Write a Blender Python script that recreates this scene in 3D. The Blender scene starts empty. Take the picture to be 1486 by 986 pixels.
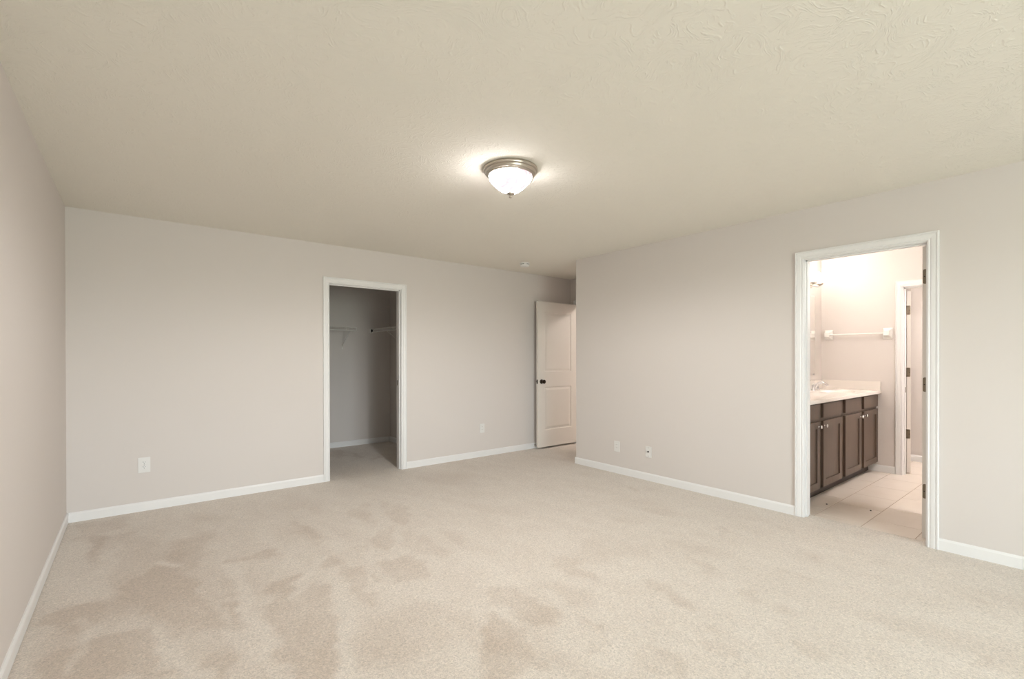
import bpy, bmesh, math, random
import numpy as np
from mathutils import Vector, Matrix

# ------------------------------------------------------------------ camera, world, light, exposure
S = bpy.context.scene
COL = S.collection
PI = math.pi
F_PX = 687.4458
YAW, PITCH, ROLL = math.radians(38.67915), -3.72e-3, -1.63e-3
EYE = Vector((0, 0, 1.271))
s_, c_ = math.sin(YAW), math.cos(YAW)
sp_, cp_ = math.sin(PITCH), math.cos(PITCH)
sr_, cr_ = math.sin(ROLL), math.cos(ROLL)
fwd = Vector((s_ * cp_, c_ * cp_, sp_))
up0 = Vector((-s_ * sp_, -c_ * sp_, cp_))
rt0 = Vector((c_, -s_, 0))
rt = rt0 * cr_ + up0 * sr_
up = -rt0 * sr_ + up0 * cr_
cam_data = bpy.data.cameras.new('camera')
cam_data.sensor_fit = 'HORIZONTAL'
cam_data.sensor_width = 36.0
cam_data.lens = 36.0 * F_PX / 1486.0
cam_data.shift_y = (521.8378 - 493.0) / 1486.0
cam_data.clip_start = 0.05
cam = bpy.data.objects.new('camera', cam_data)
COL.objects.link(cam)
m = Matrix.Identity(4)
for i in range(3):
    m[i][0], m[i][1], m[i][2], m[i][3] = rt[i], up[i], -fwd[i], EYE[i]
cam.matrix_world = m
S.camera = cam

S.view_settings.view_transform = 'Standard'
S.view_settings.look = 'None'
S.view_settings.gamma = 1.0
S.view_settings.use_curve_mapping = False
S.view_settings.exposure = 0.72

SKY_STRENGTH = 19.0
CEIL_LAMP = 30.0                # flush-mount bowl, emission
VANITY_LAMP = 5.0             # watts for the whole vanity light
BATH_FILL = 74.0               # added fill bowls in bathroom and small room, emission
HALL_LAMP = 80.0               # hall ceiling bowl, emission

W = bpy.data.worlds.new('daylight')
S.world = W
W.use_nodes = True
wn, wl = W.node_tree.nodes, W.node_tree.links
bg = wn['Background']
tc = wn.new('ShaderNodeTexCoord')
sx = wn.new('ShaderNodeSeparateXYZ')
rp = wn.new('ShaderNodeValToRGB')
mr = wn.new('ShaderNodeMapRange')
mr.inputs['From Min'].default_value = -1
mr.inputs['From Max'].default_value = 1
wl.new(tc.outputs['Generated'], sx.inputs[0])
wl.new(sx.outputs['Z'], mr.inputs['Value'])
wl.new(mr.outputs[0], rp.inputs[0])
e = rp.color_ramp.elements
e[0].position = 0.0;  e[0].color = (0.42, 0.46, 0.45, 1)      # lawn below the horizon
e[1].position = 1.0;  e[1].color = (0.56, 0.76, 1.0, 1)       # zenith
a = rp.color_ramp.elements.new(0.49); a.color = (0.48, 0.51, 0.48, 1)
a = rp.color_ramp.elements.new(0.52); a.color = (0.92, 0.98, 1.08, 1)
wl.new(rp.outputs[0], bg.inputs[0])
bg.inputs[1].default_value = SKY_STRENGTH

# room numbers (metres; the camera stands over the origin, Y runs into the room)
H = 2.44
XL, YB, XR, YD, XE, YR = -0.403, 4.994, 4.150, 3.954, 5.124, -3.90
T = 0.115                       # wall thickness
BX0, BX1, BY0, BY1 = XR + T, 6.46, -0.30, 2.12     # bathroom
CLX0, CLX1, CLY0, CLY1 = 1.05, 3.06, YB + T, 6.80  # closet
WIN = (-0.22, 2.05, 0.60, 2.14)  # window opening in the rear wall, x0 x1 z0 z1

port = bpy.data.lights.new('window_daylight_portal', 'AREA')
port.shape = 'RECTANGLE'
port.size = WIN[1] - WIN[0]
port.size_y = WIN[3] - WIN[2]
port.cycles.is_portal = True
po = bpy.data.objects.new('window_daylight_portal', port)
COL.objects.link(po)
po.location = ((WIN[0] + WIN[1]) / 2, YR - T - 0.02, (WIN[2] + WIN[3]) / 2)
po.rotation_euler = (PI / 2, 0, 0)      # -Z of the lamp looks along +Y

# ------------------------------------------------------------------ materials
def srgb(r, g, b):
    f = lambda c: (c / 255 / 12.92) if c / 255 <= 0.04045 else ((c / 255 + 0.055) / 1.055) ** 2.4
    return (f(r), f(g), f(b), 1)

def mat(name, col, rough=0.5, metal=0.0, **kw):
    M = bpy.data.materials.new(name)
    M.use_nodes = True
    b = M.node_tree.nodes['Principled BSDF']
    b.inputs['Base Color'].default_value = col
    b.inputs['Roughness'].default_value = rough
    b.inputs['Metallic'].default_value = metal
    for k, v in kw.items():
        b.inputs[k.replace('_', ' ')].default_value = v
    return M

def bump(M, scale, strength, dist=0.002, detail=4, kind='ShaderNodeTexNoise', vary=0.0, distortion=0.0, stretch=(1, 1, 1)):
    n, l = M.node_tree.nodes, M.node_tree.links
    b = n['Principled BSDF']
    t = n.new('ShaderNodeTexCoord')
    mp = n.new('ShaderNodeMapping'); mp.inputs['Scale'].default_value = stretch
    x = n.new(kind)
    x.inputs['Scale'].default_value = scale
    if 'Detail' in x.inputs: x.inputs['Detail'].default_value = detail
    if 'Distortion' in x.inputs: x.inputs['Distortion'].default_value = distortion
    l.new(t.outputs['Object'], mp.inputs[0]); l.new(mp.outputs[0], x.inputs['Vector'])
    bp = n.new('ShaderNodeBump')
    bp.inputs['Strength'].default_value = strength
    bp.inputs['Distance'].default_value = dist
    l.new(x.outputs[0], bp.inputs['Height'])
    l.new(bp.outputs[0], b.inputs['Normal'])
    if vary:
        c = tuple(b.inputs['Base Color'].default_value)
        mx = n.new('ShaderNodeMix'); mx.data_type = 'RGBA'
        mx.inputs[6].default_value = tuple(v * (1 - vary) for v in c[:3]) + (1,)
        mx.inputs[7].default_value = tuple(min(1, v * (1 + vary)) for v in c[:3]) + (1,)
        l.new(x.outputs[0], mx.inputs[0]); l.new(mx.outputs[2], b.inputs['Base Color'])
    return M

M_WALL = bump(mat('greige_wall_paint', srgb(223, 215, 209), 0.75), 260, 0.12, 0.001)
M_CEIL = mat('textured_ceiling_paint', srgb(243, 238, 227), 0.85)
M_TRIM = mat('white_trim_enamel', srgb(241, 239, 237), 0.35)
M_DOOR = mat('white_door_paint', srgb(226, 219, 210), 0.42)
M_PLASTIC = mat('white_plastic', srgb(238, 236, 232), 0.35)
M_PLATE = mat('wall_plate_plastic', srgb(235, 232, 228), 0.4)
M_SLOT = mat('dark_slot', (0.02, 0.018, 0.016, 1), 0.6)
M_NICKEL = bump(mat('brushed_nickel', srgb(190, 182, 172), 0.28, 1.0), 60, 0.05, 0.001, stretch=(1, 1, 12))
M_BRONZE = mat('oil_rubbed_bronze', srgb(62, 52, 44), 0.3, 0.9)
M_HINGE = mat('satin_nickel_hinge', srgb(128, 116, 100), 0.42, 0.9)
M_CHROME = mat('chrome', srgb(225, 225, 228), 0.07, 1.0)
M_WOOD = mat('espresso_stained_wood', srgb(92, 74, 62), 0.42)
M_KICK = mat('dark_toe_kick', srgb(40, 30, 25), 0.5)
M_STONE = mat('white_cultured_marble', srgb(240, 232, 224), 0.18)
M_PORC = mat('white_porcelain', srgb(244, 240, 234), 0.15)
M_WIRE = mat('white_vinyl_coated_wire', srgb(240, 236, 230), 0.4)
M_MIRROR = mat('mirror_silver', (0.93, 0.93, 0.93, 1), 0.02, 1.0)
M_SUB = mat('dark_subfloor', srgb(70, 58, 48), 0.9)
M_GRASS = mat('lawn', (0.1, 0.16, 0.05, 1), 0.9)

# espresso wood: fine vertical grain
n, l = M_WOOD.node_tree.nodes, M_WOOD.node_tree.links
t = n.new('ShaderNodeTexCoord'); mp = n.new('ShaderNodeMapping'); mp.inputs['Scale'].default_value = (60, 60, 3)
x = n.new('ShaderNodeTexNoise'); x.inputs['Scale'].default_value = 1.0; x.inputs['Detail'].default_value = 6
mx = n.new('ShaderNodeMix'); mx.data_type = 'RGBA'
mx.inputs[6].default_value = srgb(76, 61, 51); mx.inputs[7].default_value = srgb(102, 84, 71)
l.new(t.outputs['Object'], mp.inputs[0]); l.new(mp.outputs[0], x.inputs['Vector'])
l.new(x.outputs[0], mx.inputs[0]); l.new(mx.outputs[2], n['Principled BSDF'].inputs['Base Color'])

# ceiling: stomped / knock-down texture, short curved ridges
n, l = M_CEIL.node_tree.nodes, M_CEIL.node_tree.links
t = n.new('ShaderNodeTexCoord')
w1 = n.new('ShaderNodeTexNoise'); w1.inputs['Scale'].default_value = 3.2; w1.inputs['Detail'].default_value = 2
vm = n.new('ShaderNodeVectorMath'); vm.operation = 'MULTIPLY_ADD'
vm.inputs[1].default_value = (1.3, 1.3, 1.3)
l.new(t.outputs['Object'], w1.inputs['Vector'])
l.new(w1.outputs['Color'], vm.inputs[0]); l.new(t.outputs['Object'], vm.inputs[2])
mp = n.new('ShaderNodeMapping'); mp.inputs['Scale'].default_value = (10, 34, 10)
l.new(vm.outputs[0], mp.inputs[0])
x = n.new('ShaderNodeTexNoise'); x.inputs['Scale'].default_value = 1.6; x.inputs['Detail'].default_value = 3
l.new(mp.outputs[0], x.inputs['Vector'])
cr = n.new('ShaderNodeValToRGB'); cr.color_ramp.elements[0].position = 0.5; cr.color_ramp.elements[1].position = 0.68
l.new(x.outputs[0], cr.inputs[0])
bp = n.new('ShaderNodeBump'); bp.inputs['Strength'].default_value = 0.6; bp.inputs['Distance'].default_value = 0.0025
l.new(cr.outputs[0], bp.inputs['Height']); l.new(bp.outputs[0], n['Principled BSDF'].inputs['Normal'])

# carpet: cut pile, nap direction stored per vertex as 'nap' (vacuum and foot marks)
M_CARPET = mat('beige_cut_pile_carpet', srgb(207, 193, 177), 0.95)
n, l = M_CARPET.node_tree.nodes, M_CARPET.node_tree.links
b = n['Principled BSDF']
b.inputs['Sheen Weight'].default_value = 0.25
b.inputs['Sheen Roughness'].default_value = 0.6
t = n.new('ShaderNodeTexCoord')
at = n.new('ShaderNodeAttribute'); at.attribute_name = 'nap'
fine = n.new('ShaderNodeTexNoise'); fine.inputs['Scale'].default_value = 105; fine.inputs['Detail'].default_value = 3; fine.inputs['Distortion'].default_value = 1.2
mid = n.new('ShaderNodeTexNoise'); mid.inputs['Scale'].default_value = 30; mid.inputs['Detail'].default_value = 4
l.new(t.outputs['Object'], fine.inputs['Vector']); l.new(t.outputs['Object'], mid.inputs['Vector'])
def math_(op, a, b_, c=None):
    q = n.new('ShaderNodeMath'); q.operation = op
    for i, v in enumerate((a, b_, c)):
        if v is None: continue
        if isinstance(v, (int, float)): q.inputs[i].default_value = v
        else: l.new(v, q.inputs[i])
    return q.outputs[0]
edge = math_('MULTIPLY_ADD', mid.outputs[0], 0.5, -0.25)
v = math_('ADD', at.outputs['Fac'], edge)
mx = n.new('ShaderNodeMix'); mx.data_type = 'RGBA'
mx.inputs[6].default_value = srgb(231, 220, 208); mx.inputs[7].default_value = srgb(206, 189, 173)
l.new(v, mx.inputs[0])
fr = n.new('ShaderNodeMapRange'); fr.inputs['From Min'].default_value = 0.3; fr.inputs['From Max'].default_value = 0.7
fr.inputs['To Min'].default_value = 0.74; fr.inputs['To Max'].default_value = 1.16
l.new(fine.outputs[0], fr.inputs['Value'])
mu = n.new('ShaderNodeMix'); mu.data_type = 'RGBA'; mu.blend_type = 'MULTIPLY'; mu.inputs[0].default_value = 1
l.new(mx.outputs[2], mu.inputs[6]); l.new(fr.outputs[0], mu.inputs[7])
l.new(mu.outputs[2], b.inputs['Base Color'])
bp = n.new('ShaderNodeBump'); bp.inputs['Strength'].default_value = 0.7; bp.inputs['Distance'].default_value = 0.006
l.new(fine.outputs[0], bp.inputs['Height']); l.new(bp.outputs[0], b.inputs['Normal'])

# tile: slight clouding, per-tile tone in 'tone'
M_TILE = mat('cream_ceramic_tile', srgb(226, 210, 192), 0.32)
n, l = M_TILE.node_tree.nodes, M_TILE.node_tree.links
b = n['Principled BSDF']
t = n.new('ShaderNodeTexCoord')
x = n.new('ShaderNodeTexNoise'); x.inputs['Scale'].default_value = 5; x.inputs['Detail'].default_value = 6
l.new(t.outputs['Object'], x.inputs['Vector'])
mx = n.new('ShaderNodeMix'); mx.data_type = 'RGBA'
mx.inputs[6].default_value = srgb(228, 214, 200); mx.inputs[7].default_value = srgb(242, 231, 220)
l.new(x.outputs[0], mx.inputs[0]); l.new(mx.outputs[2], b.inputs['Base Color'])
M_GROUT = mat('tan_grout', srgb(176, 152, 130), 0.8)

# lit glass of the lamps
def lamp_mat(name, col, strength, swirl=False):
    M = mat(name, (0.95, 0.93, 0.93, 1), 0.3)
    n, l = M.node_tree.nodes, M.node_tree.links
    b = n['Principled BSDF']
    b.inputs['Emission Color'].default_value = col
    b.inputs['Emission Strength'].default_value = strength
    if swirl:
        b.inputs['Base Color'].default_value = (0.6, 0.55, 0.57, 1)
        t = n.new('ShaderNodeTexCoord')
        x = n.new('ShaderNodeTexNoise'); x.inputs['Scale'].default_value = 9; x.inputs['Detail'].default_value = 3; x.inputs['Distortion'].default_value = 1.5
        l.new(t.outputs['Object'], x.inputs['Vector'])
        r = n.new('ShaderNodeValToRGB')
        r.color_ramp.elements[0].position = 0.34; r.color_ramp.elements[0].color = (0.011, 0.008, 0.0092, 1)
        r.color_ramp.elements[1].position = 0.51; r.color_ramp.elements[1].color = col
        q = r.color_ramp.elements.new(0.435); q.color = (0.021, 0.017, 0.019, 1)
        l.new(x.outputs[0], r.inputs[0]); l.new(r.outputs[0], b.inputs['Emission Color'])
    return M
M_ALAB = lamp_mat('swirled_alabaster_glass', (1.0, 0.96, 0.96, 1), CEIL_LAMP, True)
M_FILLGLASS = lamp_mat('fill_light_bowl_glass', (1.0, 0.975, 0.965, 1), BATH_FILL)
M_HALLGLASS = lamp_mat('lit_hall_bowl_glass', (1.0, 0.94, 0.90, 1), HALL_LAMP)
M_SHADE = lamp_mat('frosted_white_shade', (1.0, 0.93, 0.88, 1), 6.0)

# window pane: clear, a little reflection
M_PANE = bpy.data.materials.new('clear_window_pane'); M_PANE.use_nodes = True
n, l = M_PANE.node_tree.nodes, M_PANE.node_tree.links
tr = n.new('ShaderNodeBsdfTransparent'); tr.inputs[0].default_value = (0.94, 0.97, 0.95, 1)
gl = n.new('ShaderNodeBsdfGlossy'); gl.inputs['Roughness'].default_value = 0.02
ms = n.new('ShaderNodeMixShader'); ms.inputs[0].default_value = 0.06
l.new(tr.outputs[0], ms.inputs[1]); l.new(gl.outputs[0], ms.inputs[2])
l.new(ms.outputs[0], n['Material Output'].inputs['Surface'])

# ------------------------------------------------------------------ mesh helpers
def box(bm, x0, x1, y0, y1, z0, z1):
    vs = [bm.verts.new(p) for p in ((x0, y0, z0), (x1, y0, z0), (x1, y1, z0), (x0, y1, z0),
                                    (x0, y0, z1), (x1, y0, z1), (x1, y1, z1), (x0, y1, z1))]
    for f in ((0, 3, 2, 1), (4, 5, 6, 7), (0, 1, 5, 4), (1, 2, 6, 5), (2, 3, 7, 6), (3, 0, 4, 7)):
        bm.faces.new([vs[i] for i in f])
    return bm

def boxes(*bs):
    bm = bmesh.new()
    for q in bs: box(bm, *q)
    return bm

def rings(bm, loops, closed=True, cap0=True, cap1=True):
    vl = [[bm.verts.new(p) for p in lp] for lp in loops]
    n = len(vl[0])
    for a, b in zip(vl, vl[1:]):
        for i in range(n if closed else n - 1):
            j = (i + 1) % n
            bm.faces.new((a[i], a[j], b[j], b[i]))
    if cap0: bm.faces.new(list(reversed(vl[0])))
    if cap1: bm.faces.new(vl[-1])
    return bm

def lathe(bm, prof, origin=(0, 0, 0), axis='Z', seg=32, cap0=True, cap1=True):
    """prof = [(radius, height)]; axis is the direction height grows in."""
    o = Vector(origin)
    D = {'Z': ((1, 0, 0), (0, 1, 0), (0, 0, 1)), '-Z': ((1, 0, 0), (0, -1, 0), (0, 0, -1)),
         'Y': ((1, 0, 0), (0, 0, -1), (0, 1, 0)), '-Y': ((1, 0, 0), (0, 0, 1), (0, -1, 0)),
         'X': ((0, 1, 0), (0, 0, 1), (1, 0, 0)), '-X': ((0, -1, 0), (0, 0, 1), (-1, 0, 0))}[axis]
    U, V, N = map(Vector, D)
    loops = [[o + U * (r * math.cos(2 * PI * i / seg)) + V * (r * math.sin(2 * PI * i / seg)) + N * h for i in range(seg)]
             for r, h in prof]
    return rings(bm, loops, True, cap0, cap1)

def tube(bm, pts, r, seg=8):
    pts = [Vector(p) for p in pts]
    rr = r if isinstance(r, (list, tuple)) else [r] * len(pts)
    loops = []
    ref = None
    for i, p in enumerate(pts):
        d = (pts[min(i + 1, len(pts) - 1)] - pts[max(i - 1, 0)]).normalized()
        if ref is None:
            ref = d.orthogonal().normalized()
        u = (ref - d * ref.dot(d)).normalized(); v = d.cross(u); ref = u
        loops.append([p + u * (rr[i] * math.cos(2 * PI * k / seg)) + v * (rr[i] * math.sin(2 * PI * k / seg)) for k in range(seg)])
    return rings(bm, loops)

def obj(name, bm, material, parent=None, smooth=False, bevel=0.0, loc=None):
    bmesh.ops.recalc_face_normals(bm, faces=bm.faces)
    if bevel:
        bmesh.ops.bevel(bm, geom=[e for e in bm.edges if e.is_manifold and e.calc_face_angle(0) > 0.6], offset=bevel,
                        segments=2, affect='EDGES', profile=0.6, clamp_overlap=True)
    me = bpy.data.meshes.new(name)
    bm.to_mesh(me); bm.free()
    me.materials.append(material)
    if smooth:
        me.shade_smooth()
        me.set_sharp_from_angle(angle=math.radians(40))
    o = bpy.data.objects.new(name, me)
    COL.objects.link(o)
    if parent is not None:
        o.parent = parent
    if loc is not None:
        o.location = loc
    return o

def struct(name, bm, material, label=None, cat=None, **kw):
    o = obj(name, bm, material, None, **kw)
    o['kind'] = 'structure'
    if label: o['label'] = label
    if cat: o['category'] = cat
    return o

def thing(name, loc, label, cat, group=None, kind=None, rotz=0.0):
    o = bpy.data.objects.new(name, None)
    o.empty_display_size = 0.05
    COL.objects.link(o)
    o.location = loc
    o.rotation_euler = (0, 0, rotz)
    o['label'] = label
    o['category'] = cat
    if group: o['group'] = group
    if kind: o['kind'] = kind
    return o

def copy_thing(src, loc, label, rotz=0.0):
    r = src.copy(); COL.objects.link(r); r.location = loc; r.rotation_euler = (0, 0, rotz); r['label'] = label
    for ch in list(src.children):
        c = ch.copy(); COL.objects.link(c); c.parent = r
        for g in list(ch.children):
            d = g.copy(); COL.objects.link(d); d.parent = c
    return r

def wobj(name, bm, material, root, **kw):
    """a part modelled in world coordinates under a root that stands unrotated at its own place"""
    o = obj(name, bm, material, root, **kw)
    o.location = -root.location
    return o

# ------------------------------------------------------------------ floors
MARKS = [([(-0.25,4.52),(-0.04,4.42),(-0.13,4.03),(-0.2,3.65)],0.8),
 ([(-0.36,3.25),(-0.14,3.27),(-0.14,3.05),(-0.2,2.95),(-0.33,3.13)],0.9),
 ([(-0.32,2.82),(-0.22,2.89),(0.06,2.83),(0.11,2.3),(-0.31,2.64)],0.8),
 ([(-0.05,3.29),(0.1,3.62),(0.19,3.5),(0.26,3.21),(0.41,2.78),(0.42,2.55),(0.18,2.69),(0.01,3.08)],0.7),
 ([(0.48,3.43),(0.74,3.47),(0.72,3.34),(0.48,3.37)],0.9),
 ([(0.15,4.03),(0.49,4.14),(0.47,3.86),(0.25,3.33),(0.18,3.78)],0.5),
 ([(0.08,2.88),(0.19,2.79),(0.15,2.55),(0.12,2.67)],0.6),
 ([(0.24,2.41),(0.33,2.38),(0.3,2.15),(0.24,2.2)],0.6),
 ([(-0.33,4.88),(-0.05,4.93),(-0.1,4.5),(-0.3,4.54)],0.5),
 ([(0.6,2.92),(0.76,2.94),(0.85,2.71),(0.63,1.88),(0.41,2.06)],0.75),
 ([(0.9,3.03),(1.14,3.16),(1.24,3.12),(1.15,2.86),(0.95,2.93)],0.7),
 ([(0.92,2.79),(1.09,2.9),(1.03,2.51),(0.94,2.33),(0.91,2.51)],0.7),
 ([(1.12,2.83),(1.45,2.76),(1.33,2.46),(1.1,2.5)],0.75),
 ([(1.34,3.33),(1.55,3.32),(1.33,2.9),(1.25,3.07)],0.6),
 ([(1.55,3.22),(1.9,2.94),(1.78,2.69),(1.59,2.64),(1.4,2.8)],0.4),
 ([(1.35,3.87),(1.67,4.08),(1.84,3.76),(1.64,3.28),(1.44,3.44)],0.6),
 ([(1.3,1.88),(1.39,1.89),(1.44,1.65),(1.3,1.47),(1.18,1.44),(1.08,1.52),(1.19,1.65)],0.9),
 ([(1.49,2.11),(1.73,1.99),(1.7,1.72),(1.57,1.61),(1.47,1.71),(1.45,1.91)],0.7),
 ([(1.71,1.58),(1.78,1.51),(1.6,1.38),(1.54,1.41)],0.8),
 ([(2.09,2.19),(2.17,2.08),(2.08,1.8),(1.94,1.93)],0.6),
 ([(0.96,3.97),(1.07,3.81),(1.02,3.25),(0.93,3.43)],0.5),
 ([(0.72,2.8),(0.84,2.72),(0.77,2.43),(0.69,2.56)],0.5),
 ([(3.77,2.9),(3.72,2.82),(3.71,2.75),(3.74,2.71),(3.79,2.79),(3.8,2.87)],0.7),
 ([(3.43,1.79),(3.37,1.74),(3.36,1.7),(3.4,1.69),(3.46,1.74),(3.47,1.78)],0.6),
 ([(2.73,1.66),(2.65,1.55),(2.62,1.44),(2.65,1.38),(2.73,1.48),(2.77,1.59)],0.55),
 ([(2.28,1.64),(2.2,1.52),(2.17,1.39),(2.21,1.32),(2.28,1.43),(2.32,1.56)],0.6),
 ([(2.58,1.26),(2.54,1.21),(2.53,1.16),(2.56,1.14),(2.61,1.18),(2.62,1.23)],0.7),
 ([(2.55,1.04),(2.5,1.0),(2.49,0.95),(2.52,0.93),(2.57,0.97),(2.59,1.02)],0.6),
 ([(3.36,1.18),(3.31,1.13),(3.3,1.08),(3.32,1.05),(3.37,1.1),(3.39,1.15)],0.6),
 ([(3.03,1.17),(2.99,1.12),(2.98,1.07),(3.0,1.04),(3.05,1.09),(3.06,1.14)],0.6),
 ([(1.96,1.15),(1.92,1.07),(1.92,0.99),(1.98,0.95),(2.03,1.02),(2.02,1.1)],0.6),
 ([(1.73,1.24),(1.68,1.16),(1.68,1.07),(1.72,1.02),(1.76,1.09),(1.77,1.18)],0.6),
 ([(2.3,0.86),(2.25,0.8),(2.25,0.74),(2.29,0.7),(2.34,0.75),(2.34,0.82)],0.5),
 ([(2.78,0.36),(2.75,0.34),(2.74,0.32),(2.75,0.3),(2.79,0.32),(2.8,0.34)],0.8),
 ([(3.43,0.38),(3.39,0.36),(3.38,0.34),(3.4,0.32),(3.44,0.34),(3.45,0.36)],0.5),
 ([(2.12,1.17),(2.09,1.15),(2.08,1.13),(2.08,1.11),(2.11,1.13),(2.13,1.16)],0.7),
 ([(2.27,0.99),(2.24,0.97),(2.23,0.94),(2.24,0.93),(2.26,0.95),(2.28,0.97)],0.6),
 ([(3.35,2.41),(3.31,2.28),(3.35,2.17),(3.43,2.13),(3.47,2.24),(3.44,2.36)],0.4),
 ([(3.35,1.83),(3.28,1.75),(3.25,1.66),(3.29,1.62),(3.36,1.7),(3.39,1.79)],0.4),
 ([(3.53,1.62),(3.48,1.55),(3.49,1.49),(3.55,1.47),(3.6,1.53),(3.6,1.59)],0.3),
 ([(2.65,0.63),(2.62,0.59),(2.63,0.54),(2.68,0.5),(2.71,0.54),(2.7,0.6)],0.3),
 ([(2.1,6.64),(2.24,6.63),(2.16,6.21),(2.07,6.06),(1.95,6.16)],0.8),
 ([(2.28,6.25),(2.33,6.16),(2.26,5.82),(2.21,5.86)],0.9),
 ([(2.35,5.79),(2.51,5.97),(2.61,5.93),(2.5,5.76),(2.28,5.59)],0.7)]
STREAKS = [(0.46,3.32,0.46,2.03,0.04,0.7),(0.88,2.68,0.66,1.86,0.043,0.7),(0.94,3.09,0.66,2.71,0.035,0.7),(1.17,3.11,1.14,2.53,0.015,0.8),(-0.38,4.36,-0.16,3.37,0.099,0.5),(1.67,3.14,1.69,1.76,0.067,0.6),(0.1,2.77,0.2,2.24,0.036,0.6),(1.09,4.18,1.08,2.89,0.055,0.6),(0.14,3.67,0.19,3.55,0.021,0.9),(0.56,4.21,0.38,3.69,0.039,0.4),(1.16,2.0,1.1,1.57,0.036,0.4),(1.63,4.01,1.51,3.44,0.05,0.7),(0.74,3.88,0.79,2.85,0.046,0.5),(-0.09,4.55,-0.14,3.72,0.046,0.5),(1.76,1.87,1.59,1.26,0.047,0.5),(2.67,1.84,2.36,1.04,0.046,0.4),(-0.19,3.1,-0.18,2.6,0.022,0.6),(1.1,2.5,1.26,2.18,0.024,0.5),(0.29,3.16,0.38,2.42,0.019,0.5)]

def nap_value(X, Y):
    """pile direction of the carpet: shaded marks left by vacuum and feet"""
    out = np.zeros_like(X)
    for pts, wgt in MARKS:
        P = np.array(pts)
        x0, y0 = P.min(0) - 0.1; x1, y1 = P.max(0) + 0.1
        sel = (X > x0) & (X < x1) & (Y > y0) & (Y < y1)
        if not sel.any(): continue
        x, y = X[sel], Y[sel]
        inside = np.zeros(x.shape, bool); dist = np.full(x.shape, 9.0)
        for i in range(len(P)):
            a, b = P[i], P[(i + 1) % len(P)]
            cond = (a[1] > y) != (b[1] > y)
            with np.errstate(divide='ignore', invalid='ignore'):
                xi = (b[0] - a[0]) * (y - a[1]) / (b[1] - a[1] + 1e-12) + a[0]
            inside ^= cond & (x < xi)
            d = b - a; L2 = (d * d).sum() + 1e-12
            tt = np.clip(((x - a[0]) * d[0] + (y - a[1]) * d[1]) / L2, 0, 1)
            dist = np.minimum(dist, np.hypot(x - a[0] - tt * d[0], y - a[1] - tt * d[1]))
        sd = np.where(inside, dist, -dist)
        v = np.clip(0.5 + sd / 0.035, 0, 1) * wgt
        out[sel] = np.maximum(out[sel], v)
    return out

def vnoise(X, Y, sx, sy, ang, seed):
    """smooth value noise stretched along a direction"""
    ca, sa = math.cos(ang), math.sin(ang)
    U = (X * ca + Y * sa) / sx; V = (-X * sa + Y * ca) / sy
    rng = np.random.RandomState(seed); G = rng.rand(64, 64)
    iu, iv = np.floor(U).astype(int), np.floor(V).astype(int)
    fu, fv = U - iu, V - iv
    fu = fu * fu * (3 - 2 * fu); fv = fv * fv * (3 - 2 * fv)
    g = lambda i, j: G[i % 64, j % 64]
    return (g(iu, iv) * (1 - fu) + g(iu + 1, iv) * fu) * (1 - fv) + (g(iu, iv + 1) * (1 - fu) + g(iu + 1, iv + 1) * fu) * fv

def carpet_patch(x0, x1, y0, y1, step):
    nx, ny = max(1, round((x1 - x0) / step)), max(1, round((y1 - y0) / step))
    gx, gy = np.meshgrid(np.linspace(x0, x1, nx + 1), np.linspace(y0, y1, ny + 1))
    X, Y = gx.ravel(), gy.ravel()
    base = len(CV)
    CV.extend(zip(X.tolist(), Y.tolist(), [0.0] * len(X)))
    for j in range(ny):
        r = base + j * (nx + 1)
        CF.extend((r + i, r + i + 1, r + i + nx + 2, r + i + nx + 1) for i in range(nx))
CV, CF = [], []
HY0 = 2.36                     # near end of the hall
TH = XR + 0.098                # carpet ends in the bathroom doorway
carpet_patch(XL - 0.05, XR + 0.0, YR - 0.05, CLY1 + 0.05, 0.022)
carpet_patch(XR, TH, 0.70, 1.52, 0.03)
carpet_patch(XR, XE, YD - 0.05, YB + 0.05, 0.04)
carpet_patch(XE, XE + 1.4, HY0, YB + 0.05, 0.06)
me = bpy.data.meshes.new('floor')
me.from_pydata(CV, [], CF)
A = np.array(CV)
wx = vnoise(A[:, 0], A[:, 1], 0.11, 0.11, 0, 11) + 0.6 * vnoise(A[:, 0], A[:, 1], 0.045, 0.045, 0.5, 12) - 0.8
wy = vnoise(A[:, 0], A[:, 1], 0.11, 0.11, 0, 13) + 0.6 * vnoise(A[:, 0], A[:, 1], 0.045, 0.045, 0.5, 14) - 0.8
nap = nap_value(A[:, 0] + wx * 0.09, A[:, 1] + wy * 0.09)
nap *= 0.65 + 0.6 * vnoise(A[:, 0], A[:, 1], 0.20, 0.09, math.radians(75), 15)
xx_, yy_ = A[:, 0] + wx * 0.07, A[:, 1] + wy * 0.07
sweep = np.clip((1.25 - xx_ - 0.12 * (yy_ - 2.5)) / 1.1, 0, 1) * np.clip((4.6 - yy_) / 1.5, 0.25, 1)
big = vnoise(A[:, 0], A[:, 1], 0.50, 0.26, math.radians(112), 3)
mid_ = vnoise(A[:, 0], A[:, 1], 0.20, 0.09, math.radians(100), 5)
sml = vnoise(A[:, 0], A[:, 1], 0.075, 0.045, math.radians(60), 8)
nap = 0.14 + nap * 0.60 + sweep * (0.18 + 0.35 * big) + 0.22 * (mid_ - 0.5) + 0.16 * (sml - 0.5) + np.clip((big - 0.6) * 1.0, 0, 0.25)
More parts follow.
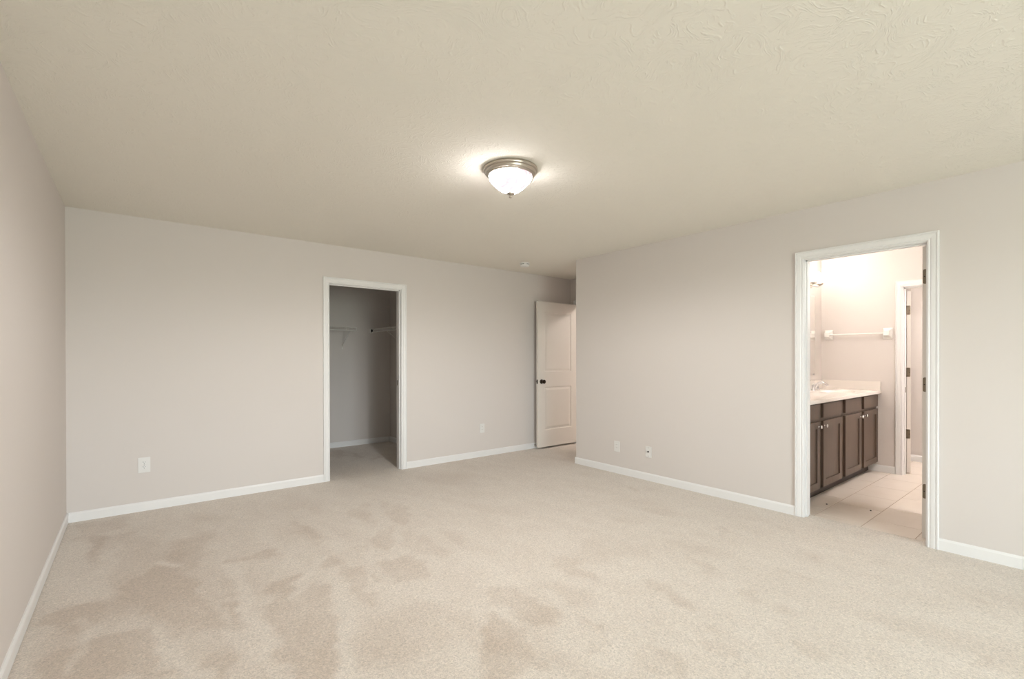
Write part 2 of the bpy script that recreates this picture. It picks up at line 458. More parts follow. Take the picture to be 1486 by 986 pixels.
for ax_, ay_, bx_, by_, hw, g_ in STREAKS:
    dx_, dy_ = bx_ - ax_, by_ - ay_
    tt = np.clip(((xx_ - ax_) * dx_ + (yy_ - ay_) * dy_) / (dx_ * dx_ + dy_ * dy_ + 1e-9), 0, 1)
    dd = np.hypot(xx_ - ax_ - tt * dx_, yy_ - ay_ - tt * dy_)
    nap -= nap * g_ * np.clip((hw - dd) / 0.03 + 0.5, 0, 1)
nap = np.clip(nap, 0, 1)
att = me.attributes.new('nap', 'FLOAT', 'POINT')
att.data.foreach_set('value', nap.astype(np.float32))
me.materials.append(M_CARPET)
fl = bpy.data.objects.new('floor', me); COL.objects.link(fl)
fl['kind'] = 'structure'; fl['label'] = 'beige cut pile carpet with vacuum marks across the bedroom'; fl['category'] = 'carpet floor'

# tiled bathroom floor: one slab, tile tops and grout grooves in one mesh
bm = bmesh.new()
tx0, tx1, ty0, ty1 = TH + 0.004, 7.50, BY0, BY1
g = 0.0022
ys = [0.82 + 0.315 * k for k in range(-4, 6)]
for r, yy in enumerate(ys):
    a0, a1 = max(yy + g, ty0), min(yy + 0.315 - g, ty1)
    if a1 <= a0: continue
    off = 4.51 if (r % 2 == 0) else 4.80
    k = -2
    while True:
        b0 = off + 0.45 * k
        if b0 > tx1: break
        c0, c1 = max(b0 + g, tx0), min(b0 + 0.45 - g, tx1)
        if c1 > c0 and not (a0 > 9):
            box(bm, c0, c1, a0, a1, -0.006, 0.0)
        k += 1
struct('floor_bathroom', bm, M_TILE, 'cream ceramic tile floor of the bathroom', 'tile floor')
struct('floor_grout', boxes((tx0, tx1, ty0, ty1, -0.02, -0.0016)), M_GROUT, 'tan grout bed between the cream bathroom tiles', 'grout')
struct('floor_base', boxes((XL - T, 7.62, YR - T, 7.0, -0.08, -0.021)), M_SUB)

# ------------------------------------------------------------------ walls and ceiling
struct('ceiling', boxes((XL - T, 7.62, YR - T, 7.0, H, H + 0.12)), M_CEIL, 'cream ceiling with a stomped plaster texture', 'ceiling')

struct('wall_left', boxes((XL - T, XL, YR - T, YB + T, 0, H)), M_WALL, 'plain greige side wall beside the camera', 'wall')
O1 = (1.586, 2.380, 2.040)              # closet opening x0 x1 ztop
struct('wall_back', boxes((XL, O1[0] - .018, YB, YB + T, 0, H), (O1[1] + .018, XE + T, YB, YB + T, 0, H),
                          (O1[0] - .018, O1[1] + .018, YB, YB + T, O1[2] + .018, H)), M_WALL,
       'greige wall with the closet opening', 'wall')
O2 = (0.742, 1.480, 2.040)              # bathroom opening y0 y1 ztop
struct('wall_right', boxes((XR, XR + T, YR - T, O2[0] - .018, 0, H), (XR, XR + T, O2[1] + .018, YD, 0, H),
                           (XR, XR + T, O2[0] - .018, O2[1] + .018, O2[2] + .018, H)), M_WALL,
       'greige wall with the bathroom doorway', 'wall')
struct('wall_rear', boxes((XL, WIN[0], YR - T, YR, 0, H), (WIN[1], XR, YR - T, YR, 0, H),
                          (WIN[0], WIN[1], YR - T, YR, 0, WIN[2]), (WIN[0], WIN[1], YR - T, YR, WIN[3], H)), M_WALL,
       'greige window wall behind the camera', 'wall')
# entry recess: return wall, end wall with the bedroom doorway, hall beyond
O3 = (4.085, 4.855, 2.050)
struct('wall_recess', boxes((XR + T, XE + T, YD - T, YD, 0, H)), M_WALL, 'greige return wall of the entry recess', 'wall')
struct('wall_entry', boxes((XE, XE + T, YD, O3[0] - .018, 0, H), (XE, XE + T, O3[1] + .018, YB, 0, H),
                           (XE, XE + T, O3[0] - .018, O3[1] + .018, O3[2] + .018, H)), M_WALL,
       'greige end wall holding the bedroom doorway', 'wall')
struct('wall_hall', boxes((XE, XE + T, HY0, YD - T, 0, H), (XE + T, XE + 1.4, HY0 - T, HY0, 0, H), (XE + T, XE + 1.4, YB, YB + T, 0, H),
                          (XE + 1.4, XE + 1.4 + T, HY0 - T, YB + T, 0, H)), M_WALL, 'greige walls of the hall beyond the bedroom door', 'wall')
# closet
struct('wall_closet', boxes((CLX0 - T, CLX0, CLY0, CLY1 + T, 0, H), (CLX1, CLX1 + T, CLY0, CLY1 + T, 0, H),
                            (CLX0, CLX1, CLY1, CLY1 + T, 0, H)), M_WALL, 'greige walls inside the walk-in closet', 'wall')
# bathroom
O4 = (0.645, 1.345, 2.020)
struct('wall_bathroom_vanity', boxes((BX0, 7.62, BY1, BY1 + T, 0, H)), M_WALL, 'greige bathroom wall above the vanity', 'wall')
struct('wall_bathroom_far', boxes((BX1, BX1 + T, BY0, O4[0] - .018, 0, H), (BX1, BX1 + T, O4[1] + .018, BY1, 0, H),
                                  (BX1, BX1 + T, O4[0] - .018, O4[1] + .018, O4[2] + .018, H)), M_WALL,
       'greige bathroom wall with the towel bar', 'wall')
struct('wall_bathroom_near', boxes((BX0, 7.62, BY0 - T, BY0, 0, H)), M_WALL, 'greige bathroom wall opposite the vanity', 'wall')
struct('wall_toilet_room', boxes((7.43, 7.43 + T, BY0, BY1, 0, H)), M_WALL, 'greige wall of the small room past the bathroom', 'wall')

# ------------------------------------------------------------------ trims
PROF = [(0.0, 0.0), (0.0, 0.009), (0.003, 0.0115), (0.008, 0.0125), (0.012, 0.0095), (0.016, 0.0095), (0.020, 0.0130), (0.033, 0.0150),
        (0.043, 0.0155), (0.045, 0.0125), (0.048, 0.0125), (0.050, 0.0180), (0.057, 0.0180), (0.060, 0.0150), (0.060, 0.0)]
def casing(name, f, a0, a1, zt, label, z0=0.0, full=False):
    """mitred casing round an opening; f maps (along, height, out) to the world"""
    rv = 0.005
    a0 -= rv; a1 += rv; zt += rv
    loops = []
    loops.append([f(a0 - t, z0, d) for t, d in PROF])
    loops.append([f(a0 - t, zt + t, d) for t, d in PROF])
    loops.append([f(a1 + t, zt + t, d) for t, d in PROF])
    loops.append([f(a1 + t, z0, d) for t, d in PROF])
    bm = rings(bmesh.new(), loops)
    return struct(name, bm, M_TRIM, label, 'door casing', smooth=False)
def jamb(name, axis, a0, a1, zt, d0, d1, stop, label):
    """door lining with a stop strip; axis 'X' means the wall runs along X"""
    tk = 0.018
    bs = [(a0 - tk, a0, d0, d1, 0, zt + tk), (a1, a1 + tk, d0, d1, 0, zt + tk), (a0, a1, d0, d1, zt, zt + tk),
          (a0, a0 + .008, stop, stop + .035, 0, zt), (a1 - .010, a1, stop, stop + .035, 0, zt), (a0, a1, stop, stop + .035, zt - .010, zt)]
    if axis == 'Y':
        bs = [(c, d, a, b, e, g_) for a, b, c, d, e, g_ in bs]
    return struct(name, boxes(*bs), M_TRIM, label, 'door jamb')
casing('trim_1', lambda a, z, d: (a, YB - d, z), O1[0], O1[1], O1[2], 'white casing round the closet opening')
jamb('trim_2', 'X', O1[0], O1[1], O1[2], YB, YB + T, YB + 0.028, 'white jamb lining the closet opening')
casing('trim_3', lambda a, z, d: (XR - d, a, z), O2[0], O2[1], O2[2], 'white casing round the bathroom doorway, bedroom side')
jamb('trim_4', 'Y', O2[0], O2[1], O2[2], XR, XR + T, XR + 0.030, 'white jamb lining the bathroom doorway')
casing('trim_5', lambda a, z, d: (XR + T + d, a, z), O2[0], O2[1], O2[2], 'white casing round the bathroom doorway, bathroom side')
casing('trim_6', lambda a, z, d: (XE - d, a, z), O3[0], O3[1], O3[2], 'white casing round the bedroom doorway in the recess')
jamb('trim_7', 'Y', O3[0], O3[1], O3[2], XE, XE + T, XE + 0.045, 'white jamb lining the bedroom doorway')
casing('trim_8', lambda a, z, d: (BX1 - d, a, z), O4[0], O4[1], O4[2], 'white casing round the small doorway past the vanity')
jamb('trim_9', 'Y', O4[0], O4[1], O4[2], BX1, BX1 + T, BX1 + 0.030, 'white jamb lining the small doorway past the vanity')

BH = 0.076
def baseboard(name, p0, p1, nrm, label):
    """p0, p1 on the wall line; nrm points into the room"""
    zb = 0.005 if name == 'baseboard_left' else 0.0
    P = [(0, zb), (0.012, zb), (0.012, BH - 0.014), (0.009, BH - 0.007), (0.005, BH), (0, BH)]
    loops = [[(p[0] + nrm[0] * d, p[1] + nrm[1] * d, z) for d, z in P] for p in (p0, p1)]
    o = struct(name, rings(bmesh.new(), loops), M_TRIM, label, 'baseboard')
    return o
cw = 0.065
baseboard('baseboard_left', (XL, YR), (XL, YB), (1, 0), 'white baseboard along the side wall')
baseboard('baseboard_back', (XL + .012, YB), (O1[0] - cw, YB), (0, -1), 'white baseboard between the corner and the closet casing')
baseboard('baseboard_back', (O1[1] + cw, YB), (XE, YB), (0, -1), 'white baseboard between the closet casing and the open panel door')
baseboard('baseboard_right', (XR, YR), (XR, O2[0] - cw), (-1, 0), 'white baseboard under the bare wall past the bathroom doorway')
baseboard('baseboard_right', (XR, O2[1] + cw), (XR, YD + .012), (-1, 0), 'white baseboard between the recess and the bathroom casing')
baseboard('baseboard_recess', (XR, YD), (XE, YD), (0, 1), 'white baseboard on the return of the recess')
baseboard('baseboard_rear', (XL + .012, YR), (XR - .012, YR), (0, 1), 'white baseboard under the window')
baseboard('baseboard_closet', (CLX0, CLY1), (CLX1, CLY1), (0, -1), 'white baseboard along the closet end wall')
baseboard('baseboard_closet', (CLX1, CLY0), (CLX1, CLY1 - .012), (-1, 0), 'white baseboard along the closet side wall')
baseboard('baseboard_bathroom', (BX1, O4[1] + cw), (BX1, 1.652), (-1, 0), 'short white baseboard between the vanity and the small doorway')
baseboard('baseboard_bathroom', (BX1, BY0), (BX1, O4[0] - cw), (-1, 0), 'white baseboard past the small doorway')
baseboard('baseboard_toilet_room', (7.43, BY0), (7.43, BY1), (-1, 0), 'white baseboard in the small room past the bathroom')

# rear window (behind the camera): frame, sashes, pane
wx0, wx1, wz0, wz1 = WIN
bm = boxes((wx0, wx0 + .05, YR - T, YR - .02, wz0, wz1), (wx1 - .05, wx1, YR - T, YR - .02, wz0, wz1),
           (wx0, wx1, YR - T, YR - .02, wz0, wz0 + .05), (wx0, wx1, YR - T, YR - .02, wz1 - .05, wz1),
           ((wx0 + wx1) / 2 - .05, (wx0 + wx1) / 2 + .05, YR - T, YR - .02, wz0, wz1),
           (wx0, wx1, YR - .09, YR - .05, (wz0 + wz1) / 2 - .02, (wz0 + wz1) / 2 + .02))
wf = struct('window_1', bm, M_TRIM, 'white window in the wall behind the camera', 'window')
obj('pane', boxes((wx0 + .05, wx1 - .05, YR - .072, YR - .068, wz0 + .05, wz1 - .05)), M_PANE, wf)
casing('trim_10', lambda a, z, d: (a, YR + d, z), wx0, wx1, wz1, 'white casing round the window behind the camera', z0=wz0)
struct('trim_11', boxes((wx0 - .09, wx1 + .09, YR, YR + .04, wz0 - .025, wz0)), M_TRIM, 'white sill under the window behind the camera', 'window sill')

# ------------------------------------------------------------------ doors
def panel_leaf(w, h, th, stile=0.115, rails=((0.255, 0.86), (1.045, 1.925))):
    """two-panel moulded leaf: width along X from 0, thickness along Y from 0 to th, bottom at z=0"""
    bm = bmesh.new()
    for y, sgn in ((0.0, 1), (th, -1)):
        zs = [0.0]
        xs = (0, stile, w - stile, w)
        bands = [(0, rails[0][0]), rails[0], (rails[0][1], rails[1][0]), rails[1], (rails[1][1], h)]
        for k, (z0, z1) in enumerate(bands):
            for i in range(3):
                a, b = xs[i], xs[i + 1]
                if i == 1 and k in (1, 3):
                    st = [(0, 0), (.010, .007), (.020, .007), (.045, .0015)]
                    loops = []
                    for ins, dep in st:
                        yy = y + sgn * dep
                        loops.append([(a + ins, yy, z0 + ins), (b - ins, yy, z0 + ins), (b - ins, yy, z1 - ins), (a + ins, yy, z1 - ins)])
                    rings(bm, loops, True, False, True)
                else:
                    bm.faces.new([bm.verts.new(p) for p in ((a, y, z0), (b, y, z0), (b, y, z1), (a, y, z1))])
    for q in (((0, 0, 0), (0, th, 0), (0, th, h), (0, 0, h)), ((w, 0, 0), (w, th, 0), (w, th, h), (w, 0, h)),
              ((0, 0, 0), (w, 0, 0), (w, th, 0), (0, th, 0)), ((0, 0, h), (w, 0, h), (w, th, h), (0, th, h))):
        bm.faces.new([bm.verts.new(p) for p in q])
    bmesh.ops.remove_doubles(bm, verts=bm.verts, dist=1e-5)
    return bm

KNOB = [(0.031, 0), (0.031, .005), (.027, .009), (.013, .011), (.011, .030), (.017, .036), (.026, .044), (.0285, .054), (.025, .063), (.014, .068), (.002, .069)]
def hinge(root, x, y, z, face, material=None):
    """leaf plate lying on a face that looks along -X at x; rounded on the side away from the knuckle"""
    bm = bmesh.new()
    w, hh, r = 0.027, 0.050, 0.010
    pts = [(0, -hh), (w - r, -hh)] + [(w - r + r * math.sin(t), -hh + r - r * math.cos(t)) for t in (PI / 8, PI / 4, 3 * PI / 8, PI / 2)] \
        + [(w - r + r * math.cos(t), hh - r + r * math.sin(t)) for t in (0, PI / 8, PI / 4, 3 * PI / 8, PI / 2)] + [(0, hh)]
    s = face
    rings(bm, [[(x, y + s * a, z + b) for a, b in pts], [(x - .0022, y + s * a, z + b) for a, b in pts]])
    lathe(bm, [(.0055, 0), (.0055, 2 * hh)], (x - .003, y - s * .003, z - hh), 'Z', 12)
    h_ = obj('hinge', bm, M_HINGE, root, smooth=True)
    for a, b in ((.008, .036), (.018, 0), (.008, -.036)):
        obj('screw', lathe(bmesh.new(), [(.0038, 0), (.0038, .0006)], (x - .0022, y + s * a, z + b), '-X', 10), M_SLOT, h_)
    return h_

# bedroom entry door, open flat in front of the back wall
dx, dy, dz = 4.352, 4.862, 0.026
d1 = thing('door_1', (dx, dy, dz), 'white two-panel door with a dark knob standing open in the entry recess', 'door', kind='structure')
obj('leaf', panel_leaf(0.765, 2.022, 0.035, 0.118, ((0.235, 0.835), (1.045, 1.880))), M_DOOR, d1)
for ax in ('-Y', 'Y'):
    bm = lathe(bmesh.new(), KNOB, (0.063, 0 if ax == '-Y' else 0.035, 0.912), ax, 28)
    if ax == 'Y':
        bm.free(); bm = lathe(bmesh.new(), [(r, h_ * 0.8) for r, h_ in KNOB], (0.063, 0.035, 0.912), ax, 28)
    k = obj('knob', bm, M_BRONZE, d1, smooth=True); k['label'] = 'dark bronze round knob'
bm = boxes((-0.0015, 0.0, 0.006, 0.029, 0.884, 0.940)); box(bm, -.009, 0, .012, .023, .903, .921)
k = obj('latch', bm, M_BRONZE, d1); k['label'] = 'dark bronze latch plate on the door edge'

# bathroom door: open into the bathroom, only its hinged edge faces the bedroom
d2 = thing('door_2', (XR + T + .018, 0.753, 0.012), 'white bathroom door opened inward, hinges showing on its edge', 'door', kind='structure')
obj('leaf', panel_leaf(0.715, 2.024, 0.035), M_DOOR, d2)
for z in (1.828, 1.079, 0.339):
    hinge(d2, 0, 0.005, z - 0.012, 1)
# small door beyond the vanity: open into the little room
d3 = thing('door_3', (BX1 + T + .008, 1.306, 0.012), 'white door opened into the small room past the vanity, three hinges on its edge', 'door', kind='structure', rotz=math.radians(15))
obj('leaf', panel_leaf(0.69, 2.000, 0.035), M_DOOR, d3)
for z in (1.780, 1.105, 0.434):
    hinge(d3, 0, 0.032, z - 0.012, -1)
# strike plates let into the jambs
for nm, q, lb in (('strike_plate', (O1[1] - .0012, O1[1] + .001, YB + .072, YB + .100, .955, 1.012), 'small dark strike plate in the closet jamb'),
                  ('strike_plate', (BX1 + .03, BX1 + .052, O4[1] - .0115, O4[1] - .0095, .888, .945), 'small dark strike plate in the jamb of the small doorway')):
    o = obj(nm, boxes(q), M_HINGE); o['label'] = lb; o['category'] = 'strike plate'

# spring door stop on the baseboard behind the entry door
t = thing('door_stop', (4.398, YB - .012, 0.045), 'small dark-tipped door stop on the baseboard beside the open door edge', 'door stop')
bm = lathe(bmesh.new(), [(.012, 0), (.012, .004), (.006, .006), (.006, .045)], (0, 0, 0), '-Y', 16)
obj('stem', bm, M_NICKEL, t, smooth=True)
obj('rubber_tip', lathe(bmesh.new(), [(.010, .045), (.010, .058), (.007, .061)], (0, 0, 0), '-Y', 16), M_SLOT, t, smooth=True)

# ------------------------------------------------------------------ ceiling light
LX, LY = 1.829, 2.296
t = thing('ceiling_light', (LX, LY, H), 'lit flush-mount ceiling light with swirled glass bowl and brushed nickel rim', 'ceiling light')
bm = lathe(bmesh.new(), [(.160, 0), (.166, .003), (.168, .009), (.168, .016), (.165, .021), (.160, .022), (.157, .024), (.156, .030), (.154, .036),
                         (.149, .040), (.146, .040), (.144, .045), (.140, .048), (.135, .048), (.134, .042), (.134, .024), (.010, .020)], (0, 0, 0), '-Z', 64)
obj('rim', bm, M_NICKEL, t, smooth=True)
bowl = [(.1335, .036), (.1345, .050), (.128, .070), (.119, .083), (.106, .097), (.091, .111), (.074, .125), (.056, .137), (.038, .146), (.020, .151), (.001, .152)]
obj('glass_bowl', lathe(bmesh.new(), bowl, (0, 0, 0), '-Z', 64, cap0=False), M_ALAB, t, smooth=True)
bm = lathe(bmesh.new(), [(.024, .147), (.026, .153), (.024, .158), (.014, .161), (.007, .164), (.009, .168), (.011, .173), (.009, .178), (.004, .182), (.0005, .183)], (0, 0, 0), '-Z', 24)
obj('finial', bm, M_NICKEL, t, smooth=True)

def plain_bowl_light(loc, M, label):
    t = thing('ceiling_light', loc, label, 'ceiling light')
    obj('rim', lathe(bmesh.new(), [(.150, 0), (.168, .012), (.168, .030), (.134, .056), (.134, .030), (.010, .026)], (0, 0, 0), '-Z', 40), M_NICKEL, t, smooth=True)
    obj('glass_bowl', lathe(bmesh.new(), bowl, (0, 0, 0), '-Z', 40, cap0=False), M, t, smooth=True)
plain_bowl_light((5.05, 0.30, H), M_FILLGLASS, 'added unseen fill light, a bowl on the bathroom ceiling')  # unseen lamp, added as fill for the bathroom
plain_bowl_light((7.02, 0.35, H), M_FILLGLASS, 'added unseen fill light, a bowl on the ceiling of the small room past the bathroom')  # unseen lamp, added to brighten the little room
plain_bowl_light((5.85, 3.45, H), M_HALLGLASS, 'lit bowl light on the hall ceiling')

# ------------------------------------------------------------------ smoke detector
t = thing('smoke_detector', (3.79, 4.48, H), 'small round white smoke detector on the ceiling near the recess', 'smoke detector')
obj('base', lathe(bmesh.new(), [(.064, 0), (.064, .010), (.060, .012)], (0, 0, 0), '-Z', 40), M_PLASTIC, t, smooth=True)
bm = lathe(bmesh.new(), [(.050, .012), (.050, .018), (.058, .020), (.058, .032), (.050, .042), (.030, .047), (.001, .048)], (0, 0, 0), '-Z', 40)
obj('cover', bm, M_PLASTIC, t, smooth=True)
for k in range(12):
    if k % 3 == 2: continue
    bm = bmesh.new()
    a = 2 * PI * k / 12
    c, s = math.cos(a), math.sin(a)
    q = [(c * .0505 - s * w, s * .0505 + c * w, z) for w, z in ((-.010, -.0125), (.010, -.0125), (.010, -.0178), (-.010, -.0178))]
    q2 = [(x * 1.06, y * 1.06, z) for x, y, z in q]
    rings(bm, [q, q2])
    obj('vent_slot', bm, M_SLOT, t)

# ------------------------------------------------------------------ wall plates
def plate(name, loc, rotz, kind, label, cat, w=0.072, h=0.116):
    """local frame: the plate's face looks along -Y, its back on y=0"""
    t = thing(name, loc, label, cat, rotz=rotz)
    bm = bmesh.new()
    box(bm, -w / 2, w / 2, -.0055, 0, -h / 2, h / 2)
    obj('cover_plate', bm, M_PLATE, t, bevel=0.0022)
    if kind == 'duplex':
        for z in (.0195, -.0195):
            bm = bmesh.new()
            pts = []
            for k in range(20):
                a = 2 * PI * k / 20
                pts.append((max(-.0145, min(.0145, .0172 * math.cos(a))), .0142 * math.sin(a)))
            rings(bm, [[(x, -.005, z + y) for x, y in pts], [(x, -.0075, z + y) for x, y in pts]])
            f = obj('socket', bm, M_PLASTIC, t)
            obj('slot', boxes((-.0078, -.0052, -.0082, -.0073, z + .0005, z + .0095)), M_SLOT, f)
            obj('slot', boxes((.0052, .0078, -.0082, -.0073, z + .0015, z + .0085)), M_SLOT, f)
            obj('ground_hole', lathe(bmesh.new(), [(.0027, 0), (.0027, .0008)], (0, -.0074, z - .0065), '-Y', 12), M_SLOT, f)
        obj('screw', lathe(bmesh.new(), [(.003, 0), (.003, .001)], (0, -.0055, 0), '-Y', 12), M_HINGE, t)
    elif kind == 'coax':
        obj('jack', lathe(bmesh.new(), [(.0085, 0), (.0085, .004), (.0050, .004), (.0050, .010)], (0, -.0055, .003), '-Y', 16), M_SLOT, t, smooth=True)
        for z in (.042, -.042):
            obj('screw', lathe(bmesh.new(), [(.003, 0), (.003, .001)], (0, -.0055, z), '-Y', 12), M_HINGE, t)
    elif kind == 'decora':
        obj('insert', boxes((-.0168, .0168, -.0072, -.005, -.0335, .0335)), M_PLATE, t, bevel=.001)
        for z in (.017, -.017):
            for x in (-.0065, .0065):
                obj('slot', boxes((x - .001, x + .001, -.0078, -.0070, z, z + .008)), M_HINGE, t)
    return t
plate('outlet', (0.071, YB, 0.382), 0, 'duplex', 'white duplex power outlet low on the wall between the room corner and the closet', 'outlet', 0.082, 0.127)
plate('outlet', (3.503, YB, 0.363), 0, 'decora', 'white outlet plate low on the wall between the closet and the open door', 'outlet')
plate('outlet', (XR, 3.340, 0.294), -PI / 2, 'decora', 'white plate low on the wall, the one closer to the entry recess', 'outlet')
plate('cable_jack', (XR, 2.932, 0.295), -PI / 2, 'coax', 'white cable plate with a dark centre jack low on the wall', 'cable jack')

# ------------------------------------------------------------------ closet wire shelves
def wire_shelf(name, length, depth, loc, rotz, label, brace_at, clips, group):
    """local: x along the wall 0..length, y 0 at the wall to -depth at the lip, z 0 deck height"""
    t = thing(name, loc, label, 'wire shelf', group, rotz=rotz)
    bm = bmesh.new()
    r = .0028
    n_ = int(length / .0254)
    for i in range(n_ + 1):
        x = i * length / n_
        tube(bm, [(x, -.006, 0), (x, -depth, 0)], .0017, 5)
    obj('deck_wires', bm, M_WIRE, t)
    bm = bmesh.new()
    for y, z in ((-.006, -.004), (-depth * .5, -.004)):
        tube(bm, [(0, y, z), (length, y, z)], r, 6)
    obj('rail', bm, M_WIRE, t)
    bm = bmesh.new()
    for y, z, q in ((-depth, 0, .0050), (-depth, -.044, .0062)):
        tube(bm, [(0, y, z), (length, y, z)], q, 6)
    for x in clips:
        tube(bm, [(x, -depth, 0), (x, -depth, -.044)], .0045, 6)
    obj('front_lip', bm, M_WIRE, t)
    for x in brace_at:
        bm = bmesh.new()
        tube(bm, [(x, -depth + .004, -.046), (x, -.008, -.262), (x, -.001, -.275)], .0055, 6)
        box(bm, x - .010, x + .010, -.004, 0, -.30, -.25)
        obj('brace', bm, M_WIRE, t)
    return t
sh = wire_shelf('wire_shelf', 2.434 - CLX0 - .002, 0.30, (CLX0 + .001, CLY1, 1.694), 0,
                'white wire shelf on the closet end wall, diagonal brace below its free end', (1.285, .45), (.002, .70, 1.235, 1.380), 'white wire closet shelves')
sh2 = wire_shelf('wire_shelf', 1.55, 0.29, (CLX1, CLY1 - .006, 1.694), -PI / 2,
                 'white wire shelf on the closet side wall, running toward the doorway jamb', (.53, 1.2), (.002, .42, .73, 1.10, 1.548), 'white wire closet shelves')
bm = boxes((.0, .010, -.318, -.268, -.060, .012)); box(bm, .0, .024, -.314, -.310, -.052, .006)
obj('end_bracket', bm, M_PLASTIC, sh2)
obj('bracket_hole', boxes((.010, .0115, -.306, -.276, -.048, .000)), M_SLOT, sh2)

# ------------------------------------------------------------------ bathroom vanity
YF, YC = 1.563, 1.583            # door faces, face frame
def front(root, x0, x1, z0, z1, name, recess, knob_x=None, knob_z=None):
    bm = bmesh.new()
    if recess:
        st = .058
        loops = [[(x0, YC, z0), (x1, YC, z0), (x1, YC, z1), (x0, YC, z1)],
                 [(x0, YF, z0), (x1, YF, z0), (x1, YF, z1), (x0, YF, z1)],
                 [(x0 + st, YF, z0 + st), (x1 - st, YF, z0 + st), (x1 - st, YF, z1 - st), (x0 + st, YF, z1 - st)],
                 [(x0 + st + .002, YF + .011, z0 + st + .002), (x1 - st - .002, YF + .011, z0 + st + .002), (x1 - st - .002, YF + .011, z1 - st - .002), (x0 + st + .002, YF + .011, z1 - st - .002)]]
        rings(bm, loops)
    else:
        box(bm, x0, x1, YF, YC, z0, z1)
    o = wobj(name, bm, M_WOOD, root, bevel=0.0 if recess else .0015)
    if knob_x is not None:
        kb = lathe(bmesh.new(), [(.008, 0), (.006, .004), (.006, .012), (.013, .016), (.0155, .021), (.013, .026), (.004, .028)], (knob_x, YF, knob_z), '-Y', 20)
        k = obj('knob', kb, M_CHROME, o, smooth=True); k['label'] = 'bright metal knob'
    return o
def vanity_unit(x0, x1, doors, label):
    t = thing('vanity_cabinet', ((x0 + x1) / 2, YC, 0), label, 'cabinet')
    # carcass with open-faced frame in front
    bm = boxes((x0, x1, YC, YC + .019, .100, .868), (x0, x0 + .016, YC, BY1 - .002, .100, .868), (x1 - .016, x1, YC, BY1 - .002, .100, .868),
               (x0, x1, YC, BY1 - .002, .100, .116), (x0, x1, BY1 - .014, BY1 - .002, .100, .868))
    wobj('body', bm, M_WOOD, t)
    wobj('toe_kick', boxes((x0, x1, 1.652, 1.668, 0.0, .100)), M_KICK, t)
    for (a, b, kx) in doors:
        front(t, a, b, .110, .700, 'door', True, kx, .657)
        front(t, a, b, .728, .856, 'drawer', False)
    return t
vanity_unit(4.285, 5.343, ((4.315, 4.732, 4.704), (4.814, 5.295, 4.842)), 'dark brown vanity cabinet with two doors next to the doorway casing')
vanity_unit(5.344, BX1 - .002, ((5.392, 5.872, 5.846), (5.962, 6.448, 5.990)), 'dark brown vanity cabinet with two doors against the towel bar wall')

# countertop with integral bowl, backsplash and side splash
t = thing('vanity_countertop', (5.37, 1.83, .868), 'white marble vanity top with moulded sink bowl and raised splashes', 'countertop')
bm = bmesh.new()
cx, cy, rx, ry = 5.92, 1.80, .215, .160
x0, x1, y0, y1 = 4.272, BX1 - .001, 1.536, BY1 - .001
N = 64
def edge_pt(a):
    c, s = math.cos(a), math.sin(a)
    k = 1e9
    if c > 1e-9: k = min(k, (x1 - cx) / c)
    if c < -1e-9: k = min(k, (x0 - cx) / c)
    if s > 1e-9: k = min(k, (y1 - cy) / s)
    if s < -1e-9: k = min(k, (y0 - cy) / s)
    return (cx + c * k, cy + s * k)
angs = sorted([2 * PI * i / N for i in range(N)] + [math.atan2(yy - cy, xx - cx) % (2 * PI) for xx in (x0, x1) for yy in (y0, y1)])
zt, zb = .901, .869
L0 = [edge_pt(a) for a in angs]
loops = [[(p[0], p[1], zb) for p in L0], [(p[0], p[1], zt - .004) for p in L0],
         [(cx + (p[0] - cx) * .9965, cy + (p[1] - cy) * .99, zt) for p in L0]]
for k, dz_ in ((1.0, 0), (.97, -.006), (.90, -.030), (.75, -.075), (.5, -.115), (.2, -.128)):
    loops.append([(cx + rx * k * math.cos(a), cy + ry * k * math.sin(a), zt + dz_) for a in angs])
rings(bm, loops, True, False, True)
wobj('counter_slab', bm, M_STONE, t, smooth=True)
wobj('backsplash', boxes((x0, x1, y1 - .019, y1, zt - .001, zt + .099)), M_STONE, t, bevel=.003)
wobj('side_splash', boxes((x1 - .019, x1, y0 + .004, y1 - .019, zt - .001, zt + .099)), M_STONE, t, bevel=.003)
wobj('drain', lathe(bmesh.new(), [(.022, 0), (.022, .004), (.016, .005)], (cx, cy, zt - .130), 'Z', 20), M_CHROME, t, smooth=True)

# faucet
t = thing('faucet', (5.92, 2.005, zt), 'chrome two-handle faucet arching over the vanity sink', 'faucet')
bm = rings(bmesh.new(), [[(sx_ * .080 + .026 * math.cos(a) * s2, .026 * math.sin(a) * s2, z) for sx_, a in
                          [(1, -PI / 2 + PI * i / 8) for i in range(9)] + [(-1, PI / 2 + PI * i / 8) for i in range(9)]]
                         for z, s2 in ((0, 1), (.010, 1), (.016, .85))])
obj('base_plate', bm, M_CHROME, t, smooth=True)
sp = [(0, 0, .012), (0, -.004, .045), (0, -.022, .074), (0, -.055, .090), (0, -.090, .086), (0, -.115, .070), (0, -.124, .056)]
obj('spout', tube(bmesh.new(), sp, [.017, .015, .013, .012, .012, .012, .013], 16), M_CHROME, t, smooth=True)
for sx_ in (-1, 1):
    bm = lathe(bmesh.new(), [(.020, .012), (.018, .022), (.014, .040), (.017, .050), (.015, .058), (.004, .062)], (sx_ * .066, 0, 0), 'Z', 20)
    tube(bm, [(sx_ * .066, 0, .054), (sx_ * .085, -.010, .064), (sx_ * .112, -.022, .070)], [.007, .006, .007], 10)
    obj('handle', bm, M_CHROME, t, smooth=True)
obj('lift_rod', tube(bmesh.new(), [(0, .012, .014), (0, .012, .080), (0, .012, .088)], [.0025, .0025, .005], 8), M_CHROME, t, smooth=True)

